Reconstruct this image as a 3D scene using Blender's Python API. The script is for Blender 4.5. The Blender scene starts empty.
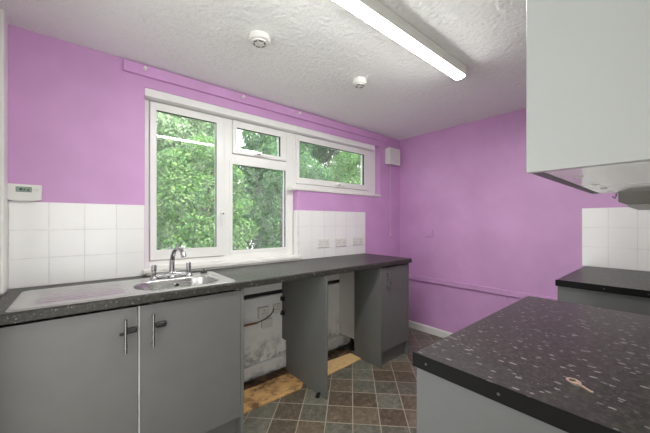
import bpy, bmesh, math, random
import numpy as np
from mathutils import Vector, Matrix

# ------------------------------------------------------------------ camera, world, sun, exposure
S = bpy.context.scene
COL = S.collection
cam_d = bpy.data.cameras.new('camera')
cam = bpy.data.objects.new('camera', cam_d)
COL.objects.link(cam)
cam.location = (0.0, 0.0, 1.28)
cam.rotation_euler = (math.radians(90), 0, -math.atan2(0.641, 0.767))
cam_d.sensor_width = 36.0
cam_d.lens = 36.0 * 293.0 / 650.0
cam_d.shift_y = 5.5 / 650.0
cam_d.clip_start = 0.02
S.camera = cam

SKY_STRENGTH = 1.4
BATTEN_STRENGTH = 40.0
world = bpy.data.worlds.new('overcast_sky')
S.world = world
world.use_nodes = True
wn = world.node_tree
bgn = wn.nodes['Background']
bgn.inputs['Color'].default_value = (0.998, 1.0, 0.985, 1)
bgn.inputs['Strength'].default_value = SKY_STRENGTH

sun_d = bpy.data.lights.new('sun', 'SUN')
sun_d.energy = 2.6
sun_d.angle = math.radians(12)
sun_d.color = (1.0, 0.97, 0.9)
sun = bpy.data.objects.new('sun', sun_d)
COL.objects.link(sun)
# high sun behind the house: it lights the garden and leaves the room to the sky and the lamp
sun.rotation_euler = (math.radians(38), 0, math.radians(18))

S.view_settings.view_transform = 'Standard'
S.view_settings.look = 'None'
S.view_settings.gamma = 1.0
S.view_settings.use_curve_mapping = False
S.view_settings.exposure = 1.18
S.cycles.max_bounces = 12
S.cycles.diffuse_bounces = 6
S.cycles.glossy_bounces = 4
S.cycles.transparent_max_bounces = 16
S.cycles.sample_clamp_indirect = 0.0
S.cycles.caustics_reflective = False
S.cycles.caustics_refractive = False
S.cycles.use_denoising = True

rnd = random.Random(7)
PI = math.pi

# ------------------------------------------------------------------ materials
def srgb(r, g, b):
    def f(c):
        c /= 255.0
        return c / 12.92 if c <= 0.04045 else ((c + 0.055) / 1.055) ** 2.4
    return (f(r), f(g), f(b), 1.0)

class NT:
    """small helper around a node tree"""
    def __init__(self, name):
        self.m = bpy.data.materials.new(name)
        self.m.use_nodes = True
        self.t = self.m.node_tree
        self.p = self.t.nodes['Principled BSDF']
        self.out = self.t.nodes['Material Output']
    def n(self, kind, **kw):
        nd = self.t.nodes.new(kind)
        for k, v in kw.items():
            if k in nd.inputs.keys():
                nd.inputs[k].default_value = v
            else:
                setattr(nd, k, v)
        return nd
    def l(self, a, b):
        self.t.links.new(a, b)
    def pos(self):
        return self.n('ShaderNodeNewGeometry').outputs['Position']
    def math(self, op, a, b=None):
        nd = self.n('ShaderNodeMath', operation=op)
        for i, v in enumerate((a, b)):
            if v is None:
                continue
            if isinstance(v, (int, float)):
                nd.inputs[i].default_value = v
            else:
                self.l(v, nd.inputs[i])
        return nd.outputs[0]
    def mix(self, fac, a, b):
        nd = self.n('ShaderNodeMix', data_type='RGBA')
        ia, ib = nd.inputs[6], nd.inputs[7]
        for v, i in ((a, ia), (b, ib)):
            if isinstance(v, tuple):
                i.default_value = v
            else:
                self.l(v, i)
        if isinstance(fac, (int, float)):
            nd.inputs[0].default_value = fac
        else:
            self.l(fac, nd.inputs[0])
        return nd.outputs[2]
    def ramp(self, fac, stops, interp='LINEAR'):
        nd = self.n('ShaderNodeValToRGB')
        cr = nd.color_ramp
        cr.interpolation = interp
        while len(cr.elements) < len(stops):
            cr.elements.new(0.5)
        for e, (p, c) in zip(cr.elements, stops):
            e.position = p
            e.color = c if len(c) == 4 else (*c, 1)
        self.l(fac, nd.inputs[0])
        return nd.outputs[0]
    def noise(self, vec, scale, detail=3.0, rough=0.55):
        nd = self.n('ShaderNodeTexNoise', Scale=scale, Detail=detail, Roughness=rough)
        self.l(vec, nd.inputs['Vector'])
        return nd.outputs['Fac']
    def mapping(self, vec, scale=(1, 1, 1), rot=(0, 0, 0), loc=(0, 0, 0)):
        nd = self.n('ShaderNodeMapping')
        nd.inputs['Scale'].default_value = scale
        nd.inputs['Rotation'].default_value = rot
        nd.inputs['Location'].default_value = loc
        self.l(vec, nd.inputs['Vector'])
        return nd.outputs[0]
    def bump(self, h, strength, dist=0.01):
        nd = self.n('ShaderNodeBump', Strength=strength, Distance=dist)
        self.l(h, nd.inputs['Height'])
        self.l(nd.outputs[0], self.p.inputs['Normal'])
    def base(self, c):
        if isinstance(c, tuple):
            self.p.inputs['Base Color'].default_value = c
        else:
            self.l(c, self.p.inputs['Base Color'])
    def set(self, rough=0.5, metal=0.0, spec=None, coat=None):
        self.p.inputs['Roughness'].default_value = rough
        self.p.inputs['Metallic'].default_value = metal
        if spec is not None:
            self.p.inputs['Specular IOR Level'].default_value = spec
        if coat is not None:
            self.p.inputs['Coat Weight'].default_value = coat
            self.p.inputs['Coat Roughness'].default_value = 0.1
        return self

BLACK, WHITE = (0, 0, 0, 1), (1, 1, 1, 1)
def mat_paint(name, c, rough=0.5, var=0.04, scale=5.0, bump=0.0, bscale=120, spec=None):
    k = NT(name)
    v = k.noise(k.pos(), scale)
    d = tuple(max(0, x * (1 - var * 2.0)) for x in c[:3]) + (1,)
    u = tuple(min(1, x * (1 + var * 2.0)) for x in c[:3]) + (1,)
    k.base(k.ramp(v, [(0.3, d), (0.7, u)]))
    k.set(rough, spec=spec)
    if bump:
        k.bump(k.noise(k.pos(), bscale, 2.0), bump, 0.004)
    return k.m

def mat_metal(name, c, rough=0.25, aniso=False):
    k = NT(name)
    v = k.noise(k.mapping(k.pos(), (4, 120, 120) if aniso else (30, 30, 30)), 3.0)
    k.base(tuple(c))
    k.set(rough, 1.0)
    r = k.n('ShaderNodeMapRange')
    k.l(v, r.inputs['Value'])
    r.inputs['To Min'].default_value = rough * 0.75
    r.inputs['To Max'].default_value = rough * 1.25
    k.l(r.outputs[0], k.p.inputs['Roughness'])
    return k.m

M = {}
PURPLE = srgb(207, 159, 207)
M['purple'] = mat_paint('purple_emulsion', PURPLE, 0.45, 0.035, 2.5, 0.12, 90)
M['purple_gloss'] = mat_paint('purple_gloss_paint', srgb(207, 159, 207), 0.35, 0.03, 6.0)
M['white_wall'] = mat_paint('white_emulsion', srgb(212, 212, 208), 0.6, 0.03, 4.0, 0.1, 90)
M['upvc'] = mat_paint('white_upvc', srgb(236, 236, 233), 0.3, 0.015, 3.0)
M['gloss_white'] = mat_paint('white_gloss_trim', srgb(232, 231, 226), 0.35, 0.03, 8.0)
M['plastic'] = mat_paint('white_plastic', srgb(226, 226, 220), 0.4, 0.02, 8.0)
M['plate'] = mat_paint('offwhite_socket_plastic', srgb(226, 225, 219), 0.4, 0.01, 20.0)
M['black'] = mat_paint('black_plastic', srgb(26, 26, 26), 0.4, 0.05, 20.0)
M['dark'] = mat_paint('dark_slot', srgb(40, 40, 40), 0.7, 0.05, 20.0)
M['door_grey'] = mat_paint('grey_door_board', srgb(100, 100, 98), 0.42, 0.02, 9.0)
M['panel_grey'] = mat_paint('grey_side_board', srgb(102, 103, 100), 0.45, 0.02, 9.0)
M['end_grey'] = mat_paint('pale_grey_end_board', srgb(92, 93, 93), 0.42, 0.02, 9.0)
M['wall_unit'] = mat_paint('light_grey_gloss_board', srgb(170, 172, 171), 0.28, 0.012, 3.0)
M['unit_base'] = mat_paint('white_gloss_board', srgb(226, 226, 224), 0.08, 0.012, 5.0)
M['melamine'] = mat_paint('white_melamine', srgb(214, 214, 210), 0.4, 0.02, 6.0)
M['edge_white'] = mat_paint('white_edging', srgb(225, 225, 222), 0.4, 0.02, 6.0)
M['chrome'] = mat_metal('polished_chrome', (0.42, 0.42, 0.43, 1), 0.12)
M['nickel'] = mat_metal('brushed_nickel', (0.22, 0.215, 0.205, 1), 0.28)
M['steel'] = mat_metal('brushed_stainless_steel', (0.56, 0.555, 0.545, 1), 0.27, True)
M['hood'] = mat_paint('hood_grey_paint', srgb(96, 94, 88), 0.5, 0.02, 5)
M['hood_trim'] = mat_paint('hood_pale_trim', srgb(190, 190, 186), 0.35, 0.02, 5)
M['copper'] = mat_metal('old_copper', (0.42, 0.21, 0.12, 1), 0.45)
M['brass'] = mat_metal('coppery_brass', (0.86, 0.74, 0.52, 1), 0.36)
M['cable'] = mat_paint('grey_cable_sheath', srgb(70, 70, 70), 0.5, 0.03, 9)
M['strip_black'] = mat_paint('black_edge_strip', srgb(13, 13, 13), 0.5, 0.05, 20, spec=0.15)
M['grout'] = mat_paint('pale_grout', srgb(222, 222, 219), 0.8, 0.05, 30)
M['lcd'] = mat_paint('green_grey_lcd', srgb(140, 160, 146), 0.25, 0.03, 30)
M['screw'] = mat_metal('zinc_screw', (0.11, 0.11, 0.11, 1), 0.5)
M['bark'] = mat_paint('bark', srgb(92, 78, 62), 0.9, 0.2, 14, 0.5, 40)

def mat_tile():
    k = NT('white_glazed_tile')
    v = k.noise(k.pos(), 3.0)
    k.base(k.ramp(v, [(0.3, srgb(240, 240, 238)), (0.7, srgb(245, 245, 243))]))
    k.set(0.14)
    k.bump(k.noise(k.pos(), 9.0, 0.0), 0.03, 0.01)
    return k.m
M['tile'] = mat_tile()

def mat_ceiling():
    k = NT('stippled_white_ceiling')
    p = k.pos()
    a = k.noise(p, 14.0, 6.0, 0.7)
    b = k.noise(p, 48.0, 4.0, 0.65)
    vor = k.n('ShaderNodeTexVoronoi', Scale=30.0)
    k.l(p, vor.inputs['Vector'])
    h = k.math('ADD', k.math('ADD', a, k.math('MULTIPLY', b, 0.9)), k.math('MULTIPLY', vor.outputs['Distance'], 0.4))
    k.base(k.ramp(k.noise(p, 1.5), [(0.3, srgb(240, 242, 238)), (0.7, srgb(244, 246, 242))]))
    k.set(0.75)
    k.bump(h, 0.65, 0.017)
    return k.m
M['ceiling'] = mat_ceiling()

def mat_worktop():
    k = NT('dark_speckled_laminate')
    p = k.pos()
    cloud = k.noise(p, 70.0, 5.0, 0.7)
    base = k.ramp(cloud, [(0.30, srgb(36, 36, 32)), (0.50, srgb(48, 47, 42)), (0.72, srgb(74, 73, 66))])
    def flecks(scale, stretch, thr, rad, rot):
        # domain-warped stretched cells, only a share of them carries a fleck
        wob = k.n('ShaderNodeTexNoise', Scale=60.0, Detail=2.0)
        k.l(p, wob.inputs['Vector'])
        sub = k.n('ShaderNodeVectorMath', operation='MULTIPLY_ADD')
        k.l(wob.outputs['Color'], sub.inputs[0])
        sub.inputs[1].default_value = (0.007, 0.007, 0.007)
        k.l(p, sub.inputs[2])
        vv = k.mapping(sub.outputs[0], stretch, (0, 0, rot))
        v = k.n('ShaderNodeTexVoronoi', Scale=scale)
        k.l(vv, v.inputs['Vector'])
        sep = k.n('ShaderNodeSeparateColor')
        k.l(v.outputs['Color'], sep.inputs[0])
        on = k.math('GREATER_THAN', sep.outputs[0], thr)
        size = k.math('MULTIPLY', sep.outputs[1], rad)
        near = k.math('LESS_THAN', v.outputs['Distance'], size)
        return k.math('MULTIPLY', on, near), sep.outputs[2]
    f1, t1 = flecks(80.0, (1.25, 0.62, 1.2), 0.58, 0.42, 0.25)
    f2, t2 = flecks(150.0, (1.2, 0.7, 1.2), 0.45, 0.46, 0.1)
    col = k.mix(f2, base, srgb(70, 68, 65))
    fleck = k.mix(t1, srgb(80, 78, 75), srgb(140, 138, 134))
    col = k.mix(f1, col, fleck)
    k.base(col)
    k.set(0.36, spec=0.28)
    k.bump(k.noise(p, 220.0, 2.0), 0.08, 0.002)
    return k.m
M['worktop'] = mat_worktop()

def mat_floor():
    k = NT('slate_effect_vinyl')
    p = k.pos()
    T = 0.1735
    sx = k.n('ShaderNodeSeparateXYZ')
    k.l(p, sx.inputs[0])
    r2 = 1 / math.sqrt(2)
    pp = k.math('DIVIDE', k.math('SUBTRACT', k.math('MULTIPLY', k.math('ADD', sx.outputs[0], sx.outputs[1]), r2), 2.388), T)
    qq = k.math('DIVIDE', k.math('SUBTRACT', k.math('MULTIPLY', k.math('SUBTRACT', sx.outputs[0], sx.outputs[1]), r2), 0.0096), T)
    def edge(v):
        fr = k.math('FRACT', v)
        return k.math('MINIMUM', fr, k.math('SUBTRACT', 1.0, fr))
    e = k.math('MINIMUM', edge(pp), edge(qq))
    gr = k.math('LESS_THAN', e, 0.018)
    cell = k.n('ShaderNodeCombineXYZ')
    k.l(k.math('FLOOR', pp), cell.inputs[0])
    k.l(k.math('FLOOR', qq), cell.inputs[1])
    wnz = k.n('ShaderNodeTexWhiteNoise')
    k.l(cell.outputs[0], wnz.inputs[0])
    tone = k.ramp(wnz.outputs['Value'], [
        (0.0, srgb(106, 94, 78)), (0.18, srgb(104, 102, 91)), (0.34, srgb(94, 82, 68)), (0.5, srgb(113, 112, 100)),
        (0.64, srgb(112, 101, 85)), (0.78, srgb(98, 95, 84)), (0.9, srgb(90, 79, 66))], 'CONSTANT')
    off = k.n('ShaderNodeVectorMath', operation='MULTIPLY_ADD')
    k.l(wnz.outputs['Color'], off.inputs[0])
    off.inputs[1].default_value = (7, 7, 7)
    k.l(p, off.inputs[2])
    n1 = k.noise(off.outputs[0], 22.0, 6.0, 0.7)
    n2 = k.noise(off.outputs[0], 70.0, 4.0, 0.7)
    f = k.math('ADD', k.math('MULTIPLY', n1, 0.7), k.math('MULTIPLY', n2, 0.5))
    dark = k.mix(0.5, tone, srgb(40, 36, 33))
    light = k.mix(0.32, tone, srgb(170, 160, 148))
    col = k.mix(k.ramp(f, [(0.42, BLACK), (0.62, WHITE)]), dark, tone)
    col = k.mix(k.ramp(f, [(0.62, BLACK), (0.80, WHITE)]), col, light)
    k.base(k.mix(gr, col, srgb(158, 149, 132)))
    k.set(0.42)
    k.bump(k.math('SUBTRACT', f, k.math('MULTIPLY', gr, 0.3)), 0.15, 0.004)
    return k.m
M['floor'] = mat_floor()

def mat_peeling(name, hi, lo):
    k = NT(name)
    p = k.pos()
    sx = k.n('ShaderNodeSeparateXYZ')
    k.l(p, sx.inputs[0])
    n = k.noise(p, 9.0, 6.0, 0.7)
    n2 = k.noise(p, 28.0, 5.0, 0.7)
    base = k.ramp(n2, [(0.3, srgb(238, 238, 236)), (0.55, srgb(243, 243, 241)), (0.8, srgb(246, 246, 244))])
    low = k.n('ShaderNodeMapRange')
    k.l(sx.outputs[2], low.inputs['Value'])
    low.inputs['From Min'].default_value = hi
    low.inputs['From Max'].default_value = lo
    m = k.math('MULTIPLY', low.outputs[0], k.ramp(n, [(0.46, BLACK), (0.66, WHITE)]))
    col = k.mix(m, base, srgb(110, 109, 108))
    k.base(col)
    k.set(0.75)
    k.bump(n2, 0.04, 0.003)
    return k.m
M['peeling'] = mat_peeling('damp_stained_white_board', 0.36, 0.14)
M['old_skirt'] = mat_peeling('scuffed_white_skirting', 0.12, 0.0)

def mat_wood(name, a, b, dark, amount):
    k = NT(name)
    p = k.pos()
    g = k.noise(k.mapping(p, (3, 26, 10)), 4.0, 5.0, 0.6)
    st = k.noise(p, 9.0, 6.0, 0.75)
    col = k.ramp(g, [(0.3, a), (0.7, b)])
    col = k.mix(k.ramp(st, [(0.50 - amount, WHITE), (0.50 - amount + 0.14, BLACK)]), col, dark)
    k.base(col)
    k.set(0.75)
    k.bump(g, 0.2, 0.004)
    return k.m
M['wood_dirty'] = mat_wood('stained_plywood', srgb(176, 132, 80), srgb(212, 172, 116), srgb(108, 78, 50), 0.11)
M['wood_clean'] = mat_wood('bare_plywood', srgb(214, 172, 114), srgb(234, 200, 148), srgb(150, 112, 74), 0.24)
M['wood_old'] = mat_wood('old_floorboard', srgb(104, 76, 52), srgb(136, 104, 74), srgb(60, 42, 30), 0.04)

def mat_emit():
    k = NT('lit_white_diffuser')
    k.base(srgb(240, 240, 238))
    k.p.inputs['Emission Color'].default_value = (1.0, 1.0, 0.97, 1)
    k.p.inputs['Emission Strength'].default_value = BATTEN_STRENGTH
    k.set(0.4)
    return k.m
M['lit'] = mat_emit()

def mat_glass():
    k = NT('window_glass_with_faint_dirt')
    t = k.t
    tr = k.n('ShaderNodeBsdfTransparent')
    tr.inputs[0].default_value = (0.93, 0.96, 0.95, 1)
    gl = k.n('ShaderNodeBsdfGlossy')
    gl.inputs['Roughness'].default_value = 0.005
    fr = k.n('ShaderNodeFresnel', IOR=1.5)
    gb = k.n('ShaderNodeNewGeometry')
    fac = k.math('MULTIPLY', k.math('MULTIPLY', fr.outputs[0], 1.6), k.math('SUBTRACT', 1.0, gb.outputs['Backfacing']))
    mx = k.n('ShaderNodeMixShader')
    k.l(fac, mx.inputs[0]); k.l(tr.outputs[0], mx.inputs[1]); k.l(gl.outputs[0], mx.inputs[2])
    dif = k.n('ShaderNodeBsdfDiffuse')
    dif.inputs[0].default_value = srgb(225, 232, 228)
    tl = k.n('ShaderNodeBsdfTranslucent')
    tl.inputs[0].default_value = srgb(225, 232, 228)
    ad = k.n('ShaderNodeMixShader')
    ad.inputs[0].default_value = 0.5
    k.l(dif.outputs[0], ad.inputs[1]); k.l(tl.outputs[0], ad.inputs[2])
    d = k.ramp(k.noise(k.pos(), 14.0, 6.0, 0.75), [(0.40, (0.05, 0.05, 0.05, 1)), (0.75, (0.20, 0.20, 0.20, 1))])
    m2 = k.n('ShaderNodeMixShader')
    k.l(d, m2.inputs[0]); k.l(mx.outputs[0], m2.inputs[1]); k.l(ad.outputs[0], m2.inputs[2])
    k.l(m2.outputs[0], k.out.inputs['Surface'])
    t.nodes.remove(k.p)
    return k.m
M['glass'] = mat_glass()

def mat_leaf(name, c0, c1, c2):
    k = NT(name)
    g = k.n('ShaderNodeNewGeometry')
    big = k.noise(g.outputs['Position'], 1.6, 2.0)
    f = k.math('ADD', k.math('MULTIPLY', g.outputs['Random Per Island'], 0.6), k.math('MULTIPLY', big, 0.4))
    col = k.ramp(f, [(0.15, c0), (0.5, c1), (0.85, c2)])
    d = k.n('ShaderNodeBsdfPrincipled')
    k.base(col)
    k.set(0.5)
    tl = k.n('ShaderNodeBsdfTranslucent')
    k.l(col, tl.inputs[0])
    mx = k.n('ShaderNodeMixShader')
    mx.inputs[0].default_value = 0.35
    k.l(k.p.outputs[0], mx.inputs[1]); k.l(tl.outputs[0], mx.inputs[2])
    k.l(mx.outputs[0], k.out.inputs['Surface'])
    k.t.nodes.remove(d)
    return k.m
M['leaf_mid'] = mat_leaf('mid_green_leaf', srgb(60, 108, 74), srgb(96, 148, 98), srgb(150, 190, 122))
M['leaf_bright'] = mat_leaf('bright_green_leaf', srgb(76, 126, 76), srgb(116, 168, 94), srgb(176, 206, 124))
M['leaf_dark'] = mat_leaf('dark_green_leaf', srgb(34, 72, 46), srgb(58, 106, 66), srgb(104, 150, 92))
M['leaf_pale'] = mat_leaf('pale_green_leaf', srgb(116, 150, 116), srgb(156, 186, 142), srgb(200, 216, 176))
M['soil'] = mat_paint('garden_ground', srgb(84, 104, 62), 0.9, 0.2, 3.0, 0.4, 20)

# ------------------------------------------------------------------ mesh helpers
def nb():
    return bmesh.new()

def add_box(bm, x0, x1, y0, y1, z0, z1, bev=0.0, mi=0, seg=1):
    r = bmesh.ops.create_cube(bm, size=1.0)
    vs = r['verts']
    bmesh.ops.scale(bm, vec=(x1 - x0, y1 - y0, z1 - z0), verts=vs)
    bmesh.ops.translate(bm, vec=((x0 + x1) / 2, (y0 + y1) / 2, (z0 + z1) / 2), verts=vs)
    fs = set(f for v in vs for f in v.link_faces)
    if bev > 0:
        es = list(set(e for v in vs for e in v.link_edges))
        rr = bmesh.ops.bevel(bm, geom=es, offset=bev, segments=seg, affect='EDGES', profile=0.5)
        fs = set(f for f in fs if f.is_valid) | set(rr['faces']) | set(f for v in rr['verts'] for f in v.link_faces)
    for f in fs:
        f.material_index = mi
    return bm

def box(*a, **k):
    return add_box(nb(), *a, **k)

def add_tube(bm, pts, r, n=10, cap=True):
    pts = [Vector(p) for p in pts]
    rs = r if isinstance(r, (list, tuple)) else [r] * len(pts)
    rings = []
    ref = None
    for i, p in enumerate(pts):
        d = (pts[min(i + 1, len(pts) - 1)] - pts[max(i - 1, 0)]).normalized()
        if ref is None:
            ref = Vector((0, 0, 1)) if abs(d.z) < 0.9 else Vector((1, 0, 0))
        u = (ref - d * ref.dot(d)).normalized()
        ref = u
        w = d.cross(u)
        rings.append([bm.verts.new(p + (u * math.cos(2 * PI * k / n) + w * math.sin(2 * PI * k / n)) * rs[i]) for k in range(n)])
    for a, b in zip(rings, rings[1:]):
        for k in range(n):
            bm.faces.new((a[k], a[(k + 1) % n], b[(k + 1) % n], b[k]))
    if cap:
        bm.faces.new(list(reversed(rings[0])))
        bm.faces.new(rings[-1])
    return bm

def add_lathe(bm, prof, axis='z', origin=(0, 0, 0), n=28):
    """prof: list of (radius, height); closed with caps"""
    o = Vector(origin)
    def place(x, y, h):
        if axis == 'z':
            return o + Vector((x, y, h))
        if axis == 'y':
            return o + Vector((x, h, y))
        return o + Vector((h, x, y))
    rings = []
    for r, h in prof:
        rings.append([bm.verts.new(place(r * math.cos(2 * PI * k / n), r * math.sin(2 * PI * k / n), h)) for k in range(n)])
    for a, b in zip(rings, rings[1:]):
        for k in range(n):
            bm.faces.new((a[k], a[(k + 1) % n], b[(k + 1) % n], b[k]))
    bm.faces.new(rings[0])
    bm.faces.new(rings[-1])
    bmesh.ops.recalc_face_normals(bm, faces=bm.faces[:])
    return bm

def add_prism(bm, poly, lo, hi, axis='x', mi=0):
    """poly in the plane across the axis: x -> (y,z), y -> (x,z), z -> (x,y)"""
    def P(a, b, h):
        return {'x': (h, a, b), 'y': (a, h, b), 'z': (a, b, h)}[axis]
    A = [bm.verts.new(P(a, b, lo)) for a, b in poly]
    B = [bm.verts.new(P(a, b, hi)) for a, b in poly]
    n = len(poly)
    fs = [bm.faces.new(A), bm.faces.new(B)]
    for k in range(n):
        fs.append(bm.faces.new((A[k], A[(k + 1) % n], B[(k + 1) % n], B[k])))
    for f in fs:
        f.material_index = mi
    bmesh.ops.recalc_face_normals(bm, faces=bm.faces[:])
    return bm

def add_frame(bm, x0, x1, z0, z1, gx0, gx1, gz0, gz1, y0, y1, bev=0.004):
    """rectangular ring in the XZ plane, mitred, with a bevelled face"""
    o = [(x0, z0), (x1, z0), (x1, z1), (x0, z1)]
    i = [(gx0, gz0), (gx1, gz0), (gx1, gz1), (gx0, gz1)]
    def ring(pts, y):
        return [bm.verts.new((p[0], y, p[1])) for p in pts]
    def ins(pts, d):
        cx = sum(p[0] for p in pts) / 4; cz = sum(p[1] for p in pts) / 4
        return [(p[0] + math.copysign(d, cx - p[0]), p[1] + math.copysign(d, cz - p[1])) for p in pts]
    loops = [ring(o, y1), ring(o, y0 + bev), ring(ins(o, bev), y0), ring(ins(i, -bev * 2.5), y0), ring(i, y0 + bev * 2.5), ring(i, y1)]
    for a, b in zip(loops, loops[1:] + loops[:1]):
        for k in range(4):
            bm.faces.new((a[k], a[(k + 1) % 4], b[(k + 1) % 4], b[k]))
    bmesh.ops.recalc_face_normals(bm, faces=bm.faces[:])
    return bm

BASE = {}
def finish(me, smooth):
    if smooth:
        for p in me.polygons:
            p.use_smooth = True
        try:
            me.set_sharp_from_angle(angle=math.radians(smooth))
        except Exception:
            pass

def obj(name, bm, mats, parent=None, smooth=0):
    if parent is not None:
        b = BASE[parent.name]
        bmesh.ops.translate(bm, vec=-b, verts=bm.verts[:])
    me = bpy.data.meshes.new(name)
    bm.to_mesh(me)
    bm.free()
    for m in (mats if isinstance(mats, (list, tuple)) else [mats]):
        me.materials.append(M[m])
    finish(me, smooth)
    o = bpy.data.objects.new(name, me)
    COL.objects.link(o)
    if parent is not None:
        o.parent = parent
        BASE[o.name] = BASE[parent.name]
    else:
        BASE[o.name] = Vector((0, 0, 0))
    return o

def thing(name, label, cat, loc, group=None):
    o = bpy.data.objects.new(name, None)
    o.empty_display_size = 0.05
    COL.objects.link(o)
    o.location = loc
    BASE[o.name] = Vector(loc)
    o['label'] = label
    o['category'] = cat
    if group:
        o['group'] = group
    return o

def tag(o, label, cat, group=None, kind=None):
    o['label'] = label
    o['category'] = cat
    if group:
        o['group'] = group
    if kind:
        o['kind'] = kind
    return o

def struct(name, bm, mats, parent=None, smooth=0, label=None):
    o = obj(name, bm, mats, parent, smooth)
    o['kind'] = 'structure'
    if label:
        o['label'] = label
    return o

def dup(root, loc, label=None):
    r = root.copy()
    COL.objects.link(r)
    r.location = loc
    if label:
        r['label'] = label
    for ch in list(root.children):
        c = ch.copy(); COL.objects.link(c); c.parent = r
        for g in ch.children:
            d = g.copy(); COL.objects.link(d); d.parent = c
    return r

# ------------------------------------------------------------------ room dimensions (metres)
XL, XR = -0.30, 3.09          # left wall, right (purple) wall
YB, YF = 2.23, -0.15          # window wall, wall behind the key counter
ZC = 2.31                     # ceiling
YR = 2.293                    # front of the recessed window frames
WT = 0.93                     # worktop height
OX0, OXM, OX1 = 0.325, 1.537, 2.708     # window opening
OZ0, OZM, OZ1 = 0.94, 1.59, 2.165

# ------------------------------------------------------------------ room shell
struct('floor', box(XL - 0.1, XR + 0.1, YF - 0.3, YB + 0.3, -0.1, 0.0), 'floor')
struct('ceiling', box(XL - 0.1, XR + 0.1, YF - 0.3, YB + 0.3, ZC, ZC + 0.1), 'ceiling')
b = nb()
WO = YB + 0.27
for a in ((XL, OX0, 0, ZC), (OX0, OX1, OZ1, ZC), (OX1, XR, 0, ZC), (OX0, OXM, 0, OZ0), (OXM, OX1, 0, OZM)):
    add_box(b, a[0], a[1], YB, WO, a[2], a[3])
struct('wall_back', b, 'purple')
struct('wall_right', box(XR, XR + 0.1, YF, WO, 0, ZC), 'purple')
b = nb()                       # left wall with an unseen doorway, added to let in fill daylight
DY0, DY1, DZ1 = 0.62, 1.45, 2.06
add_box(b, XL - 0.1, XL, YF, DY0, 0, ZC)
add_box(b, XL - 0.1, XL, DY1, WO, 0, ZC)
add_box(b, XL - 0.1, XL, DY0, DY1, DZ1, ZC)
struct('wall_left', b, 'white_wall')
b = nb()                       # wall behind the counters with a second unseen doorway, added to light the appliance spaces
add_box(b, 0.36, XR, YF - 0.1, YF, 0, ZC)
add_box(b, XL, 0.36, YF - 0.1, YF, 2.05, ZC)
struct('wall_front', b, 'white_wall')
b = nb()
add_box(b, XL - 0.112, XL + 0.012, DY0 + 0.001, DY0 + 0.05, 0, DZ1 - 0.001, 0.004)
add_box(b, XL - 0.112, XL + 0.012, DY1 - 0.05, DY1 - 0.001, 0, DZ1 - 0.001, 0.004)
add_box(b, XL - 0.112, XL + 0.012, DY0 + 0.05, DY1 - 0.05, DZ1 - 0.05, DZ1 - 0.001, 0.004)
struct('trim_1', b, 'gloss_white', label='white lining of the added unseen doorway in the left wall')
# skirting along the purple wall
b = nb()
add_prism(b, [(XR - 0.001, 0.0), (XR - 0.016, 0.0), (XR - 0.016, 0.066), (XR - 0.010, 0.08), (XR - 0.001, 0.08)], 0.47, YB - 0.001, 'y')
struct('baseboard_right', b, 'gloss_white', label='white skirting board along the purple end wall')
b = nb()
add_prism(b, [(YB - 0.001, 0.0), (YB - 0.016, 0.0), (YB - 0.016, 0.066), (YB - 0.010, 0.08), (YB - 0.001, 0.08)], 2.445, XR - 0.018, 'x')
struct('baseboard_back', b, 'gloss_white', label='short white skirting board beside the end cabinet')
# painted pipe casing along the purple wall
b = box(XR - 0.024, XR - 0.001, 0.475, YB - 0.002, 0.587, 0.640, 0.004)
struct('trim_2', b, 'purple_gloss', label='purple painted pipe casing along the end wall')
b = box(XR - 0.007, XR - 0.001, 1.018, 1.026, 0.081, 0.586, 0.001)
struct('trim_3', b, 'purple_gloss', label='thin purple painted cable cover under the pipe casing')
# white corner strip on the left wall
b = nb()
add_box(b, XL + 0.001, XL + 0.012, 2.165, YB - 0.001, WT + 0.002, ZC - 0.001, 0.003)
add_box(b, XL + 0.001, XL + 0.018, 2.08, 2.150, WT + 0.002, ZC - 0.001, 0.004)
struct('trim_4', b, 'gloss_white', label='white painted corner trim on the left wall')

# ------------------------------------------------------------------ wall tiles
def tile_wall(name, mode, a0, a1, z0, z1, face, out, start, label):
    """mode 'x': tiles spread along x on a wall facing -y (out = -1); mode 'y': along y on a wall facing -x"""
    T, G = 0.1525, 0.0022
    b = nb()
    th = 0.006
    def put(p0, p1, q0, q1, d0, d1, mi, bev):
        lo, hi = sorted((face + out * d0, face + out * d1))
        if mode == 'x':
            add_box(b, p0, p1, lo, hi, q0, q1, bev, mi)
        else:
            add_box(b, lo, hi, p0, p1, q0, q1, bev, mi)
    put(a0, a1, z0, z1, 0.0005, th - 0.0006, 0, 0)
    k0 = math.floor((a0 - start) / T)
    x = start + k0 * T
    while x < a1 - 0.004:
        p0, p1 = max(a0, x + G / 2), min(a1, x + T - G / 2)
        z = z1
        while z > z0 + 0.006:
            q0, q1 = max(z0, z - T + G / 2), z - (G / 2 if z < z1 else 0)
            if p1 - p0 > 0.006 and q1 - q0 > 0.006:
                put(p0, p1, q0, q1, 0.001, th, 1, 0.0012)
            z -= T
        x += T
    struct(name, b, ['grout', 'tile'], label=label)
TZ = 1.389
tile_wall('trim_5', 'x', XL + 0.013, OX0 - 0.002, WT + 0.001, TZ, YB, -1, 0.02, 'white square tiles left of the window')
tile_wall('trim_6', 'x', OXM + 0.002, 2.447, WT + 0.001, TZ, YB, -1, 1.544, 'white square tiles right of the window')
tile_wall('trim_7', 'y', YF + 0.002, 0.481, WT + 0.001, TZ, XR, -1, 0.481 - 0.1525, 'white square tiles on the end wall')
tile_wall('trim_8', 'y', YB - 0.004, YR, OZ0 + 0.035, TZ, OXM, -1, YB - 0.004, 'white tiles wrapped into the window recess')
tile_wall('trim_9', 'y', 1.63, 2.078, WT + 0.001, TZ, XL, 1, 2.078 - 0.1525, 'white square tiles on the left wall')

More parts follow.
